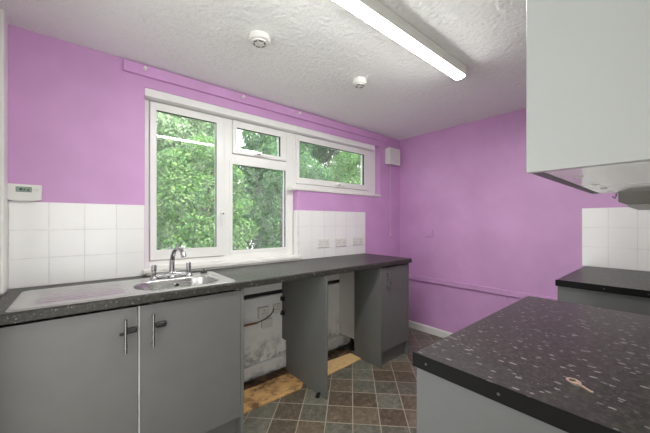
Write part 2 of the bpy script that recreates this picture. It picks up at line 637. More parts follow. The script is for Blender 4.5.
# ------------------------------------------------------------------ window
def w_empty(name, loc):
    o = bpy.data.objects.new(name, None)
    COL.objects.link(o)
    o.location = loc
    BASE[o.name] = Vector(loc)
    o['kind'] = 'structure'
    return o
w1 = w_empty('window_1', (0.93, YR, OZ0))
w1['label'] = 'tall white framed kitchen window with three panes above the sink'
w2 = w_empty('window_2', (2.1, YR, OZM))
w2['label'] = 'wide shallow white framed window high on the wall'
FY0, FY1 = YR + 0.008, YR + 0.068
GX = 0.004
b = nb()
add_box(b, OX0 + 0.001, 0.361, FY0, FY1, OZ0 + 0.002, 2.1115, 0.003)
add_box(b, 0.879, 0.934, FY0, FY1, 1.012, 2.110, 0.003)
add_box(b, 0.934, 0.943, FY0, FY1, 1.830, 2.110, 0.002)
add_box(b, 1.458, OXM - 0.001, FY0, FY1, OZ0 + 0.002, 2.1115, 0.003)
add_box(b, OX0 + 0.001, OXM - 0.001, YB + 0.002, FY1, 2.112, OZ1 - 0.001, 0.003)
add_box(b, 0.933, 1.459, FY0, FY1, 1.008, 1.038, 0.003)
add_box(b, 0.360, 1.459, FY0, FY1, OZ0 + 0.002, 1.012, 0.003)
add_box(b, 0.933, 1.459, FY0, FY1, 1.763, 1.832, 0.003)
obj('window_frame', b, 'upvc', w1)
def sash(par, x0, x1, z0, z1, gx0, gx1, gz0, gz1, fixed=False):
    fr = obj('glazing_bead' if fixed else 'sash', add_frame(nb(), x0, x1, z0, z1, gx0, gx1, gz0, gz1, (FY0 - 0.004) if fixed else YR - 0.006, FY1 - 0.006), 'upvc', par)
    obj('gasket', add_frame(nb(), gx0 - 0.001, gx1 + 0.001, gz0 - 0.001, gz1 + 0.001, gx0 + 0.0055, gx1 - 0.0055, gz0 + 0.0055, gz1 - 0.0055, YR + 0.010, YR + 0.030, 0.001), 'black', fr)
    obj('pane', box(gx0 + 0.001, gx1 - 0.001, YR + 0.020, YR + 0.024, gz0 + 0.001, gz1 - 0.001), 'glass', fr)
    return fr
sL = sash(w1, 0.363, 0.877, 1.016, 2.104, 0.393, 0.823, 1.078, 2.060)
sT = sash(w1, 0.945, 1.450, 1.836, 2.106, 0.967, 1.397, 1.859, 2.058)
sF = sash(w1, 0.920, 1.472, 1.024, 1.776, 0.936, 1.456, 1.041, 1.760, True)
b = nb()
add_box(b, OXM, 1.563, FY0, FY1, OZM + 0.002, 2.1115, 0.003)
add_box(b, 2.581, OX1 - 0.001, FY0, FY1, OZM + 0.002, 2.1115, 0.003)
add_box(b, OXM, 2.622, YB + 0.002, FY1, 2.112, OZ1 - 0.001, 0.003)
add_box(b, 2.622, OX1 - 0.001, FY0, FY1, 2.112, OZ1 - 0.001, 0.003)
add_box(b, 1.563, 2.581, FY0, FY1, OZM + 0.002, 1.643, 0.003)
obj('window_frame', b, 'upvc', w2)
sH = sash(w2, 1.565, 2.579, 1.645, 2.108, 1.585, 2.509, 1.692, 2.060)
def espag(par, x, z, horiz):
    """lever window handle on a small rose"""
    b = nb()
    y = YR - 0.006
    if horiz:
        add_box(b, x - 0.030, x + 0.030, y - 0.010, y - 0.0005, z - 0.009, z + 0.009, 0.003)
        add_box(b, x - 0.010, x + 0.010, y - 0.030, y - 0.010, z - 0.008, z + 0.008, 0.003)
        add_box(b, x - 0.010, x + 0.085, y - 0.036, y - 0.026, z - 0.008, z + 0.006, 0.003)
    else:
        add_box(b, x - 0.010, x + 0.010, y - 0.010, y - 0.0005, z - 0.035, z + 0.035, 0.003)
        add_box(b, x - 0.009, x + 0.009, y - 0.030, y - 0.010, z - 0.010, z + 0.010, 0.003)
        add_box(b, x - 0.009, x + 0.006, y - 0.036, y - 0.026, z - 0.095, z + 0.010, 0.003)
    h = obj('handle', b, 'upvc', par)
    obj('lock_button', add_lathe(nb(), [(0.006, 0), (0.006, -0.004), (0.004, -0.005)], 'y', (x, y - 0.036, z), 14), 'black', par)
espag(sL, 0.852, 1.345, False)
espag(sT, 1.16, 1.851, True)
espag(sH, 2.08, 1.670, True)
# sills and the board over the window
b = nb()
add_prism(b, [(FY0, 0.941), (2.196, 0.941), (2.190, 0.947), (2.190, 0.966), (2.196, 0.973), (FY0, 0.977)], 0.312, OXM + 0.022, 'x')
add_box(b, 0.330, OXM + 0.015, 2.200, YB - 0.007, 0.9305, 0.9385, 0.002)   # sealed upstand below the sill
s1 = struct('trim_10', b, 'gloss_white', label='white window sill board behind the sink')
b = nb()
add_prism(b, [(FY0, 1.572), (2.218, 1.572), (2.212, 1.577), (2.212, 1.594), (2.218, 1.600), (FY0, 1.603)], 1.462, OX1 - 0.002, 'x')
struct('trim_11', b, 'gloss_white', label='white sill board under the shallow high window')
cb = thing('curtain_board', 'long purple painted curtain batten along the wall above the window', 'curtain batten', (1.5, YB, 2.268))
obj('board', box(0.207, 2.816, YB - 0.022, YB - 0.0005, 2.230, 2.303, 0.003), 'purple_gloss', cb)
for x in (0.321, 0.988, 1.528):
    b = nb()
    add_lathe(b, [(0.009, 0), (0.009, -0.006), (0.005, -0.008), (0.005, -0.020), (0.010, -0.024), (0.010, -0.032), (0.006, -0.035)], 'y', (x, YB - 0.0225, 2.268), 16)
    k = obj('curtain_hook', b, 'plastic', cb, 30)

# ------------------------------------------------------------------ outside
struct('ground', box(-6, 14, 2.6, 16, -0.6, -0.4), 'soil', label='garden ground outside the window')

def leaves_mesh(name, centres, radii, count, size, seed):
    g = np.random.default_rng(seed)
    centres = np.array(centres); radii = np.array(radii)
    w = radii ** 2; w = w / w.sum()
    idx = g.choice(len(centres), count, p=w)
    d = g.normal(size=(count, 3)); d /= np.linalg.norm(d, axis=1)[:, None]
    rr = radii[idx] * (0.55 + 0.45 * g.random(count) ** 0.5)
    p = centres[idx] + d * rr[:, None] * np.array([1.0, 1.0, 0.8])
    # leaf axes: face outward and up, random roll
    nrm = d * 0.8 + g.normal(size=(count, 3)) * 0.55 + np.array([0, -0.15, 0.45])
    nrm /= np.linalg.norm(nrm, axis=1)[:, None]
    t = np.cross(nrm, g.normal(size=(count, 3))); t /= np.linalg.norm(t, axis=1)[:, None]
    s = np.cross(nrm, t)
    L = size * (0.6 + 0.8 * g.random(count))[:, None]
    W = L * 0.30
    v = np.stack([p - t * L * 0.5, p + s * W - t * L * 0.08 + nrm * W * 0.25, p + t * L * 0.5 - nrm * L * 0.12,
                  p - s * W - t * L * 0.08 + nrm * W * 0.25], 1)
    verts = v.reshape(-1, 3)
    base = (np.arange(count) * 4)[:, None]
    tri = np.concatenate([base + np.array([[0, 1, 2]]), base + np.array([[0, 2, 3]])], 1).reshape(-1)
    me = bpy.data.meshes.new(name)
    me.vertices.add(len(verts)); me.vertices.foreach_set('co', verts.astype(np.float32).ravel())
    nt = count * 2
    me.loops.add(nt * 3); me.loops.foreach_set('vertex_index', tri.astype(np.int32))
    me.polygons.add(nt)
    me.polygons.foreach_set('loop_start', (np.arange(nt) * 3).astype(np.int32))
    me.polygons.foreach_set('loop_total', np.full(nt, 3, np.int32))
    me.update(); me.validate()
    return me

def plant(name, label, cat, x, y, top, rx, rz, n_clump, n_leaf, size, leafmat, seed, low=-0.3):
    r = random.Random(seed)
    root = thing(name, label, cat, (x, y, -0.4), 'trees and shrubs outside the window')
    cz = (top + low) / 2
    cs, rs, tips = [], [], []
    for k in range(n_clump):
        a = r.uniform(0, 2 * PI); h = r.uniform(-1, 1); q = (1 - abs(h) ** 3.5) ** (1 / 3.5) * r.uniform(0.55, 1.0)
        rad = r.uniform(0.22, 0.36) * rx
        hz = (top - low) / 2
        c = (x + (rx - rad) * q * math.cos(a), y + (rx * 0.8 - rad * 0.8) * q * math.sin(a), cz + h * (hz - rad * 0.8))
        cs.append(c); rs.append(rad); tips.append(c)
    me = leaves_mesh('foliage', [(c[0] - x, c[1] - y, c[2] + 0.4) for c in cs], rs, n_leaf, size, seed)
    me.materials.append(M[leafmat])
    f = bpy.data.objects.new('foliage', me); COL.objects.link(f); f.parent = root
    b = nb()
    add_tube(b, [(x, y, -0.42), (x + 0.03, y + 0.02, cz * 0.5), (x - 0.02, y, top * 0.75)], [0.07 * rx, 0.055 * rx, 0.02 * rx], 8)
    obj('trunk', b, 'bark', root)
    for c in tips[:14]:
        zz = min(c[2] - 0.1, top * 0.6) * r.uniform(0.4, 0.8)
        bb = nb()
        add_tube(bb, [(x, y, zz), ((x + c[0]) / 2, (y + c[1]) / 2, (zz + c[2]) / 2 + 0.12), c], [0.022 * rx, 0.014 * rx, 0.006 * rx], 6)
        obj('branch', bb, 'bark', root)
    return root
plant('shrub', 'bright green bushy shrub filling the lower left window pane', 'shrub', 1.55, 5.0, 2.75, 0.95, 1.2, 70, 32000, 0.050, 'leaf_bright', 11)
plant('shrub', 'dark green shrub behind the fixed middle window pane', 'shrub', 3.50, 5.1, 3.0, 0.95, 1.3, 70, 32000, 0.050, 'leaf_mid', 13)
plant('shrub', 'mid green shrub showing in the left half of the high window', 'shrub', 5.42, 5.3, 3.3, 0.95, 1.4, 70, 32000, 0.050, 'leaf_bright', 15)
plant('shrub', 'dark leafy shrub showing in the right half of the high window', 'shrub', 7.35, 5.6, 3.6, 0.95, 1.5, 70, 32000, 0.050, 'leaf_mid', 16)
plant('shrub', 'mid green bush left of the bright shrub by the window', 'shrub', -0.40, 5.1, 2.8, 0.95, 1.3, 60, 32000, 0.050, 'leaf_mid', 18)
plant('tree', 'pale leafy tree behind the tall left window pane', 'tree', 1.75, 7.5, 4.7, 1.3, 2.0, 60, 26000, 0.09, 'leaf_pale', 12, 0.6)
plant('tree', 'mid green tree behind the small top opening pane', 'tree', 4.38, 7.5, 4.6, 1.3, 2.0, 60, 24000, 0.10, 'leaf_mid', 14, 0.3)
plant('tree', 'dark tree with loose leaves far behind the high window', 'tree', 7.0, 7.6, 5.0, 1.3, 2.4, 60, 24000, 0.10, 'leaf_dark', 17, 0.2)
plant('tree', 'tall mid green tree at the far right behind the high window', 'tree', 9.65, 7.6, 5.2, 1.3, 2.4, 60, 24000, 0.10, 'leaf_mid', 19, 0.2)

hr = random.Random(41)
hg = thing('hedge', 'tall dark hedge running along behind all the trees', 'hedge', (4.0, 9.4, -0.4))
hc = [(hr.uniform(-6.5, 8.5), hr.uniform(-0.15, 0.15), hr.uniform(0.3, 3.7)) for k in range(330)]
hm = leaves_mesh('foliage', hc, [0.5] * len(hc), 42000, 0.12, 43)
hm.materials.append(M['leaf_dark'])
hf = bpy.data.objects.new('foliage', hm); COL.objects.link(hf); hf.parent = hg
for k in range(9):
    x = -2.0 + k * 1.5
    b = nb()
    add_tube(b, [(x, 9.4, -0.42), (x + 0.05, 9.42, 0.8), (x - 0.03, 9.4, 2.4)], [0.06, 0.045, 0.02], 8)
    obj('trunk', b, 'bark', hg)

# ------------------------------------------------------------------ ceiling things
bl = thing('batten_light', 'long lit white fluorescent batten light fixed to the ceiling', 'ceiling light', (1.2, 0.92, ZC))
BX0, BX1 = 0.45, 1.95
add = nb()
add_box(add, BX0 + 0.0125, BX1 - 0.0145, 0.883, 0.957, ZC - 0.066, ZC - 0.0005, 0.003)
obj('body', add, 'plastic', bl)
prof = [(0.8865, ZC - 0.0662), (0.890, ZC - 0.071), (0.903, ZC - 0.078), (0.937, ZC - 0.078), (0.950, ZC - 0.071), (0.9535, ZC - 0.0662)]
obj('diffuser', add_prism(nb(), prof, BX0 + 0.012, BX1 - 0.014, 'x'), 'lit', bl, 40)
pe = [(0.881, ZC - 0.0005), (0.881, ZC - 0.056), (0.888, ZC - 0.073), (0.902, ZC - 0.081), (0.938, ZC - 0.081), (0.952, ZC - 0.073), (0.959, ZC - 0.056), (0.959, ZC - 0.0005)]
obj('end_cap', add_prism(nb(), pe, BX1 - 0.014, BX1, 'x'), 'plastic', bl)
obj('end_cap', add_prism(nb(), pe, BX0, BX0 + 0.012, 'x'), 'plastic', bl)

def alarm(name, label, x, y, r, h, slots):
    t = thing(name, label, 'smoke alarm', (x, y, ZC), 'ceiling alarms')
    b = nb()
    add_lathe(b, [(r * 0.93, -0.0005), (r * 0.93, -h * 0.25), (r, -h * 0.3), (r, -h * 0.62), (r * 0.90, -h * 0.8), (r * 0.72, -h * 0.84), (r * 0.70, -h)], 'z', (x, y, ZC), 36)
    obj('casing', b, 'plastic', t, 35)
    for k in range(slots):
        a = 2 * PI * k / slots + 0.3
        bb = nb()
        add_box(bb, -0.012, 0.012, -0.003, 0.003, -0.0022, 0.0, 0.0008)
        bmesh.ops.rotate(bb, verts=bb.verts[:], cent=(0, 0, 0), matrix=Matrix.Rotation(a + PI / 2, 3, 'Z'))
        bmesh.ops.translate(bb, verts=bb.verts[:], vec=(x + r * 0.5 * math.cos(a), y + r * 0.5 * math.sin(a), ZC - h - 0.0002))
        obj('slot', bb, 'dark', t)
    obj('test_button', add_lathe(nb(), [(r * 0.22, -h - 0.0002), (r * 0.22, -h - 0.003), (r * 0.17, -h - 0.004)], 'z', (x, y, ZC), 18), 'plate', t)
    return t
alarm('smoke_alarm', 'larger round white smoke alarm with vent slots on the ceiling left of the lit batten', 0.765, 1.483, 0.060, 0.040, 6)
alarm('smoke_alarm', 'smaller round white ceiling alarm nearer the purple end wall', 1.555, 1.468, 0.052, 0.045, 4)

# ------------------------------------------------------------------ things on the walls
fan = thing('extractor_fan', 'white box extractor fan with pull cord in the far wall corner', 'extractor fan', (2.90, YB, 1.97))
obj('casing', box(2.800, 3.003, 2.175, YB - 0.0005, 1.972, 2.160, 0.006, seg=2), 'plastic', fan)
obj('front_cover', box(2.795, 3.008, 2.160, 2.1745, 1.967, 2.165, 0.004, seg=2), 'plastic', fan)
obj('pull_cord', add_tube(nb(), [(2.868, 2.20, 1.9715), (2.868, 2.20, 1.145)], 0.0018, 6), 'plastic', fan)
obj('cord_knob', add_lathe(nb(), [(0.003, 0.03), (0.008, 0.022), (0.009, 0.008), (0.006, 0.0)], 'z', (2.868, 2.20, 1.112), 14), 'plastic', fan, 40)

th = thing('heating_controller', 'white heating programmer with small grey screen on wall left of window', 'heating controller', (-0.23, YB, 1.38))
b = nb()
pts = [(-0.296, 1.480), (-0.160, 1.478), (-0.160, 1.400), (-0.190, 1.392), (-0.228, 1.389), (-0.266, 1.391), (-0.296, 1.398)]
add_prism(b, pts, YB - 0.030, YB - 0.007, 'y')
bmesh.ops.bevel(b, geom=[e for e in b.edges if all(abs(v.co.y - (YB - 0.030)) < 1e-5 for v in e.verts)], offset=0.005, segments=2, affect='EDGES')
obj('case', b, 'plastic', th, 30)
obj('screen', box(-0.257, -0.197, YB - 0.0325, YB - 0.0302, 1.438, 1.466, 0.001), 'lcd', th)
for z in (1.459, 1.450):
    obj('button', box(-0.186, -0.170, YB - 0.0330, YB - 0.0302, z - 0.002, z + 0.002, 0.001), 'plate', th)
for x0, z0, w_, h_ in ((-0.243, 1.446, 0.010, 0.012), (-0.229, 1.449, 0.008, 0.006), (-0.214, 1.445, 0.008, 0.008)):
    obj('screen_digit', box(x0, x0 + w_, YB - 0.0332, YB - 0.0327, z0, z0 + h_), 'cable', th)

pw = thing('switch_plate', 'small square purple painted plate on the purple end wall', 'switch', (XR, 1.81, 1.15))
obj('plate', box(XR - 0.020, XR - 0.0005, 1.770, 1.856, 1.108, 1.194, 0.003), 'purple_gloss', pw)
obj('rocker', box(XR - 0.024, XR - 0.0203, 1.800, 1.826, 1.135, 1.167, 0.002), 'purple_gloss', pw)

def socket(x, z, label):
    t = thing('double_socket', label, 'socket', (x, YB - 0.0066, z), 'double sockets above the worktop')
    y = YB - 0.0068
    obj('plate', box(x - 0.074, x + 0.074, y - 0.011, y, z - 0.043, z + 0.043, 0.003), 'plate', t)
    for s in (-1, 1):
        obj('switch', box(x + s * 0.013 - 0.008, x + s * 0.013 + 0.008, y - 0.0155, y - 0.0112, z + 0.010, z + 0.030, 0.002), 'plastic', t)
        cx = x + s * 0.043
        for dx, dz, w_, h_ in ((0, 0.016, 0.004, 0.009), (-0.011, -0.006, 0.008, 0.004), (0.011, -0.006, 0.008, 0.004)):
            obj('pin_hole', box(cx + dx - w_ / 2, cx + dx + w_ / 2, y - 0.0117, y - 0.0112, z + dz - h_ / 2, z + dz + h_ / 2), 'dark', t)
    return t
s1 = socket(1.835, 1.072, 'white double socket on the tiles, nearest the window')
for x, lb in ((2.072, 'middle white double socket of the three on the tiles'), (2.323, 'white double socket on the tiles, farthest from the window')):
    dup(s1, (x, YB - 0.0066, 1.072), lb)

# ------------------------------------------------------------------ window-side worktop, sink, tap
wt = thing('worktop', 'long dark speckled worktop under the window holding the sink', 'worktop', (1.08, 1.93, 0.888))
def bullnose(y0, y1, z0, z1, r=0.010):
    return [(y1, z0), (y0 + 0.004, z0), (y0, z0 + 0.004), (y0, z1 - r), (y0 + r * 0.13, z1 - r * 0.5), (y0 + r * 0.5, z1 - r * 0.13), (y0 + r, z1), (y1, z1)]
b = nb()
WX0, WX1, WY0, WY1, WZ0 = XL + 0.019, 2.452, 1.628, YB - 0.0065, 0.889
HX0, HX1, HY0, HY1 = 0.19, 0.66, 1.672, 1.985          # cut-out under the sink bowl
add_prism(b, bullnose(WY0, HY0, WZ0, WT), WX0, WX1 - 0.002, 'x')
add_box(b, WX0, WX1 - 0.002, HY1, WY1, WZ0, WT)
add_box(b, WX0, HX0, HY0, HY1, WZ0, WT)
add_box(b, HX1, WX1 - 0.002, HY0, HY1, WZ0, WT)
obj('top', b, 'worktop', wt)
obj('end_strip', box(WX1 - 0.0018, WX1 - 0.0002, WY0 + 0.004, WY1, WZ0 + 0.001, WT - 0.001), 'strip_black', wt)

sk = thing('sink', 'stainless steel inset sink with ribbed drainer left of the bowl', 'sink', (0.243, 1.87, WT))
SX0, SX1, SY0, SY1 = -0.224, 0.712, 1.650, 2.090
BX0_, BX1_, BY0_, BY1_ = 0.222, 0.640, 1.684, 1.958
nx, ny = 236, 177
xs = np.linspace(SX0, SX1, nx); ys = np.linspace(SY0, SY1, ny)
X, Y = np.meshgrid(xs, ys, indexing='ij')
def rbox(X, Y, x0, x1, y0, y1, r):
    """signed distance to a rounded rectangle (negative inside)"""
    qx = np.abs(X - (x0 + x1) / 2) - ((x1 - x0) / 2 - r)
    qy = np.abs(Y - (y0 + y1) / 2) - ((y1 - y0) / 2 - r)
    return np.hypot(np.maximum(qx, 0), np.maximum(qy, 0)) + np.minimum(np.maximum(qx, qy), 0) - r
def sst(e0, e1, v):
    t = np.clip((v - e0) / (e1 - e0), 0, 1)
    return t * t * (3 - 2 * t)
rim = rbox(X, Y, SX0, SX1, SY0, SY1, 0.035)
Z = np.full_like(X, WT + 0.0062)
Z = Z - 0.0060 * sst(-0.006, 0.0, rim)
dr = rbox(X, Y, -0.170, 0.190, 1.690, 2.050, 0.03)
inside = sst(0.0, -0.012, dr)
Z = Z - 0.0042 * inside + inside * 0.0042 * (0.5 + 0.5 * np.cos(2 * PI * (Y - 1.705) / 0.041)) ** 2 * sst(0.0, -0.03, dr)
bw = rbox(X, Y, BX0_, BX1_, BY0_, BY1_, 0.115)
depth = sst(0.006, -0.030, bw)
Z = Z - 0.165 * (depth * 0.96 + 0.04 * sst(-0.03, -0.12, bw))
bm = nb()
vv = [[None] * ny for _ in range(nx)]
# outside of the rounded corners is dropped
for i in range(nx):
    for j in range(ny):
        x, y = X[i, j], Y[i, j]
        if rim[i, j] > 0.004:
            continue
        vv[i][j] = bm.verts.new((x, y, Z[i, j]))
for i in range(nx - 1):
    for j in range(ny - 1):
        q = (vv[i][j], vv[i + 1][j], vv[i + 1][j + 1], vv[i][j + 1])
        if all(q):
            bm.faces.new(q)
obj('basin', bm, 'steel', sk, 60)
yov = BY1_ - 0.010
b = nb()
add_lathe(b, [(0.013, 0.0), (0.013, -0.004), (0.010, -0.006)], 'y', (0.452, yov, WT - 0.032), 18)
ov = obj('overflow', b, 'chrome', sk)
obj('overflow_hole', add_lathe(nb(), [(0.008, -0.0062), (0.008, -0.0072)], 'y', (0.452, yov, WT - 0.032), 14), 'black', ov)
obj('waste', add_lathe(nb(), [(0.040, 0.0), (0.036, 0.003), (0.020, 0.001)], 'z', (0.43, 1.82, WT - 0.1565), 24), 'chrome', sk, 40)

tp = thing('mixer_tap', 'chrome bridge mixer tap with curved spout behind the sink bowl', 'tap', (0.440, 2.018, WT + 0.0064))
tz = WT + 0.0064
b = nb()
pts = []
for k in range(13):
    x = -0.107 + 0.214 * k / 12
    pts.append((0.440 + x, 2.018, tz + 0.012 + 0.010 * math.exp(-(x / 0.035) ** 2)))
add_tube(b, pts, [0.014] + [0.013 + 0.006 * math.exp(-((-0.107 + 0.214 * k / 12) / 0.03) ** 2) for k in range(1, 12)] + [0.014], 14)
for s in (-1, 0, 1):
    add_lathe(b, [(0.024, 0.0), (0.024, 0.004), (0.020, 0.010), (0.014, 0.020)], 'z', (0.440 + s * 0.098, 2.018, tz), 20)
obj('bridge', b, 'chrome', tp, 40)
b = nb()
sp = [(0, 0, 0.010), (0, 0, 0.05), (0.001, -0.003, 0.10), (0.003, -0.011, 0.135), (0.007, -0.030, 0.164), (0.013, -0.058, 0.181), (0.020, -0.090, 0.184), (0.026, -0.118, 0.173), (0.030, -0.136, 0.155)]
add_tube(b, [(0.440 + p[0], 2.018 + p[1], tz + p[2]) for p in sp], [0.017, 0.0155, 0.0145, 0.0135, 0.0125, 0.012, 0.0115, 0.0115, 0.0115], 16)
obj('spout', b, 'chrome', tp, 50)
b = nb()
add_tube(b, [(0.440 + 0.0295, 2.018 - 0.1345, tz + 0.158), (0.440 + 0.033, 2.018 - 0.145, tz + 0.138)], [0.0145, 0.0145], 16)
obj('nozzle', b, 'chrome', tp, 50)
for s in (-1, 1):
    cx = 0.440 + s * 0.098
    b = nb()
    add_lathe(b, [(0.0125, 0.012), (0.0115, 0.032), (0.0130, 0.036), (0.0130, 0.042), (0.0120, 0.045), (0.0145, 0.049), (0.0145, 0.078), (0.0125, 0.083), (0.006, 0.085)], 'z', (cx, 2.018, tz), 20)
    for q in range(3):
        a = q * 2 * PI / 3 + 0.4
        add_box(b, cx + 0.0135 * math.cos(a) - 0.003, cx + 0.0135 * math.cos(a) + 0.003, 2.018 + 0.0135 * math.sin(a) - 0.003, 2.018 + 0.0135 * math.sin(a) + 0.003, tz + 0.050, tz + 0.078, 0.002)
    obj('tap_head', b, 'chrome', tp, 30)
pl = thing('sink_plug', 'black rubber plug lying at the back right of the sink', 'plug', (0.648, 2.070, WT + 0.006))
b = nb()
add_lathe(b, [(0.019, 0.0), (0.023, 0.006), (0.023, 0.011), (0.018, 0.014), (0.006, 0.015), (0.005, 0.020), (0.003, 0.022)], 'z', (0.648, 2.066, WT + 0.0064), 22)
obj('plug_body', b, 'black', pl, 40)

# ------------------------------------------------------------------ window-side base cabinets
def bar_handle(par, x, y, z0, z1, r=0.006):
    b = nb()
    add_tube(b, [(x, y - 0.030, z0), (x, y - 0.030, z1)], r, 12)
    for z in (z0 + 0.014, z1 - 0.014):
        add_tube(b, [(x, y - 0.0005, z), (x, y - 0.031, z)], r * 0.8, 10)
    return obj('handle', b, 'nickel', par, 40)
DY = 1.650
sc_ = thing('sink_cabinet', 'grey two door base cabinet under the sink', 'base cabinet', (0.22, 1.92, 0.0), 'base cabinets')
b = nb()
add_box(b, XL + 0.004, XL + 0.020, DY + 0.022, 2.20, 0.13, 0.886)
add_box(b, 0.712, 0.729, DY + 0.022, 2.20, 0.13, 0.886)
add_box(b, XL + 0.0205, 0.7115, DY + 0.022, 2.19, 0.13, 0.148)
add_box(b, XL + 0.0205, 0.7115, 2.191, 2.20, 0.13, 0.886)
add_box(b, 0.206, 0.224, DY + 0.022, DY + 0.05, 0.1485, 0.84)
obj('carcass', b, 'melamine', sc_)
for (x0, x1, hx, hz0, hz1) in ((XL + 0.004, 0.2115, 0.161, 0.676, 0.830), (0.2185, 0.7285, 0.273, 0.674, 0.834)):
    dr_ = obj('door', box(x0, x1, DY, DY + 0.019, 0.128, 0.876, 0.0012), 'door_grey', sc_)
    bar_handle(dr_, hx, DY, hz0, hz1)
    if x0 < 0:
        b = nb()
        add_box(b, 0.160, 0.209, DY - 0.016, DY - 0.0005, 0.758, 0.784, 0.006, seg=2)
        add_box(b, 0.138, 0.166, DY - 0.012, DY - 0.0005, 0.752, 0.764, 0.004, seg=2)
        obj('child_lock', b, 'black', dr_)
    else:
        b = nb()
        add_box(b, 0.284, 0.334, DY - 0.016, DY - 0.0005, 0.757, 0.785, 0.009, seg=3)
        add_lathe(b, [(0.008, -0.016), (0.008, -0.019), (0.005, -0.020)], 'y', (0.309, DY, 0.771), 14)
        obj('child_lock', b, 'black', dr_)
        e = obj('edge_band', box(0.2155, 0.2183, DY + 0.0005, DY + 0.018, 0.128, 0.876), 'edge_white', dr_)
        e['label'] = 'white edging of the door'
obj('plinth', box(XL + 0.004, 0.7295, DY + 0.060, DY + 0.076, 0.001, 0.126), 'panel_grey', sc_)
obj('side_panel', box(0.7305, 0.7485, DY, 2.20, 0.001, 0.888, 0.001), 'panel_grey', sc_)

sp_ = thing('support_panel', 'upright dark grey panel standing between the two empty appliance spaces', 'panel', (1.397, 1.92, 0.0))
obj('panel', add_prism(nb(), [(1.612, 0.002), (2.140, 0.002), (2.140, 0.265), (2.206, 0.265), (2.206, 0.888), (1.632, 0.888), (1.632, 0.884), (1.612, 0.884)], 1.355, 1.373, 'x'), 'panel_grey', sp_)
b = nb()
add_lathe(b, [(0.018, 0.001), (0.018, 0.008), (0.010, 0.012), (0.010, 0.026)], 'z', (1.333, 1.68, 0), 14)
add_box(b, 1.326, 1.3545, 1.672, 1.688, 0.014, 0.026, 0.002)
obj('foot', b, 'black', sp_)
for z in (0.475, 0.600):
    obj('bracket', box(1.330, 1.3545, 2.16, 2.20, z, z + 0.035, 0.004), 'black', sp_)

ec = thing('end_cabinet', 'narrow grey single door base cabinet at the far end of the worktop', 'base cabinet', (2.23, 1.92, 0.0), 'base cabinets')
b = nb()
add_box(b, 2.032, 2.048, DY + 0.022, 2.20, 0.148, 0.886)
add_box(b, 2.400, 2.416, DY + 0.022, 2.20, 0.148, 0.886)
add_box(b, 2.0485, 2.3995, DY + 0.022, 2.19, 0.148, 0.164)
add_box(b, 2.0485, 2.3995, 2.191, 2.20, 0.148, 0.886)
c_ = obj('carcass', b, 'melamine', ec)
c_['label'] = 'white carcass'
obj('side_panel', box(2.013, 2.0315, DY, 1.972, 0.001, 0.888, 0.001), 'panel_grey', ec)
obj('side_panel', box(2.4165, 2.434, DY, 2.20, 0.001, 0.888, 0.001), 'panel_grey', ec)
dr_ = obj('door', box(2.034, 2.414, DY, DY + 0.019, 0.140, 0.876, 0.0012), 'door_grey', ec)
bar_handle(dr_, 2.100, DY, 0.690, 0.836)
obj('plinth', box(2.032, 2.416, DY + 0.040, DY + 0.056, 0.001, 0.138), 'panel_grey', ec)
for x, y in ((2.09, 2.08), (2.36, 2.08)):
    obj('leg', add_lathe(nb(), [(0.028, 0.001), (0.028, 0.012), (0.015, 0.02), (0.015, 0.110), (0.030, 0.125), (0.030, 0.1475)], 'z', (x, y, 0), 16), 'black', ec)

# ------------------------------------------------------------------ appliance spaces: rough wall, boards, services
b = nb()
VX0, VX1 = 0.7495, 2.440
add_box(b, VX0, VX1, YB - 0.018, YB - 0.001, 0.692, 0.886)
add_box(b, VX0, VX1, YB - 0.026, YB - 0.001, 0.630, 0.658, 0.002)
add_box(b, VX0, VX1, YB - 0.022, YB - 0.001, 0.002, 0.6295)
struct('trim_12', b, 'peeling', label='damp stained white board on the wall of the appliance spaces')
b = nb()
add_box(b, VX0, VX1, YB - 0.0015, YB - 0.0008, 0.658, 0.692)  # thin dark sheet, colours in the shade of the gap between the boards
struct('trim_13', b, 'dark', label='dark sheet painting the shade in the gap of the boarded wall of the appliance spaces')
b = nb()
add_box(b, VX0, 1.3535, YB - 0.058, YB - 0.0225, 0.035, 0.125, 0.006)
add_box(b, 1.3745, 2.41, YB - 0.058, YB - 0.0225, 0.035, 0.125, 0.006)
struct('trim_14', b, 'old_skirt', label='scuffed white skirting in the appliance spaces')
bd = obj('floor_board', add_prism(nb(), [(VX0 + 0.002, 1.846), (1.300, 1.842), (1.3535, 1.885), (1.3535, 2.090), (VX0 + 0.002, 2.090)], 0.0005, 0.010, 'z'), 'wood_dirty')
tag(bd, 'stained bare plywood on the floor of the space beside the sink cabinet', 'plywood board')
bd = obj('floor_board', add_prism(nb(), [(VX0 + 0.002, 2.093), (1.3535, 2.093), (1.3535, 2.170), (VX0 + 0.002, 2.170)], 0.0005, 0.014, 'z'), 'wood_old')
tag(bd, 'narrow dark floorboard at the wall behind the stained plywood', 'floorboard')
bd = obj('floor_board', add_prism(nb(), [(1.3745, 1.846), (2.011, 1.880), (2.011, 2.02), (1.3745, 2.06)], 0.0005, 0.010, 'z'), 'wood_clean')
tag(bd, 'clean pale plywood on the floor of the space beside the end cabinet', 'plywood board')
bd = obj('floor_board', add_prism(nb(), [(1.3745, 2.062), (2.011, 2.022), (2.050, 2.022), (2.050, 2.170), (1.3745, 2.170)], 0.0005, 0.008, 'z'), 'wood_old')
tag(bd, 'dark old floorboard behind the clean plywood', 'floorboard')
yv = YB - 0.0225
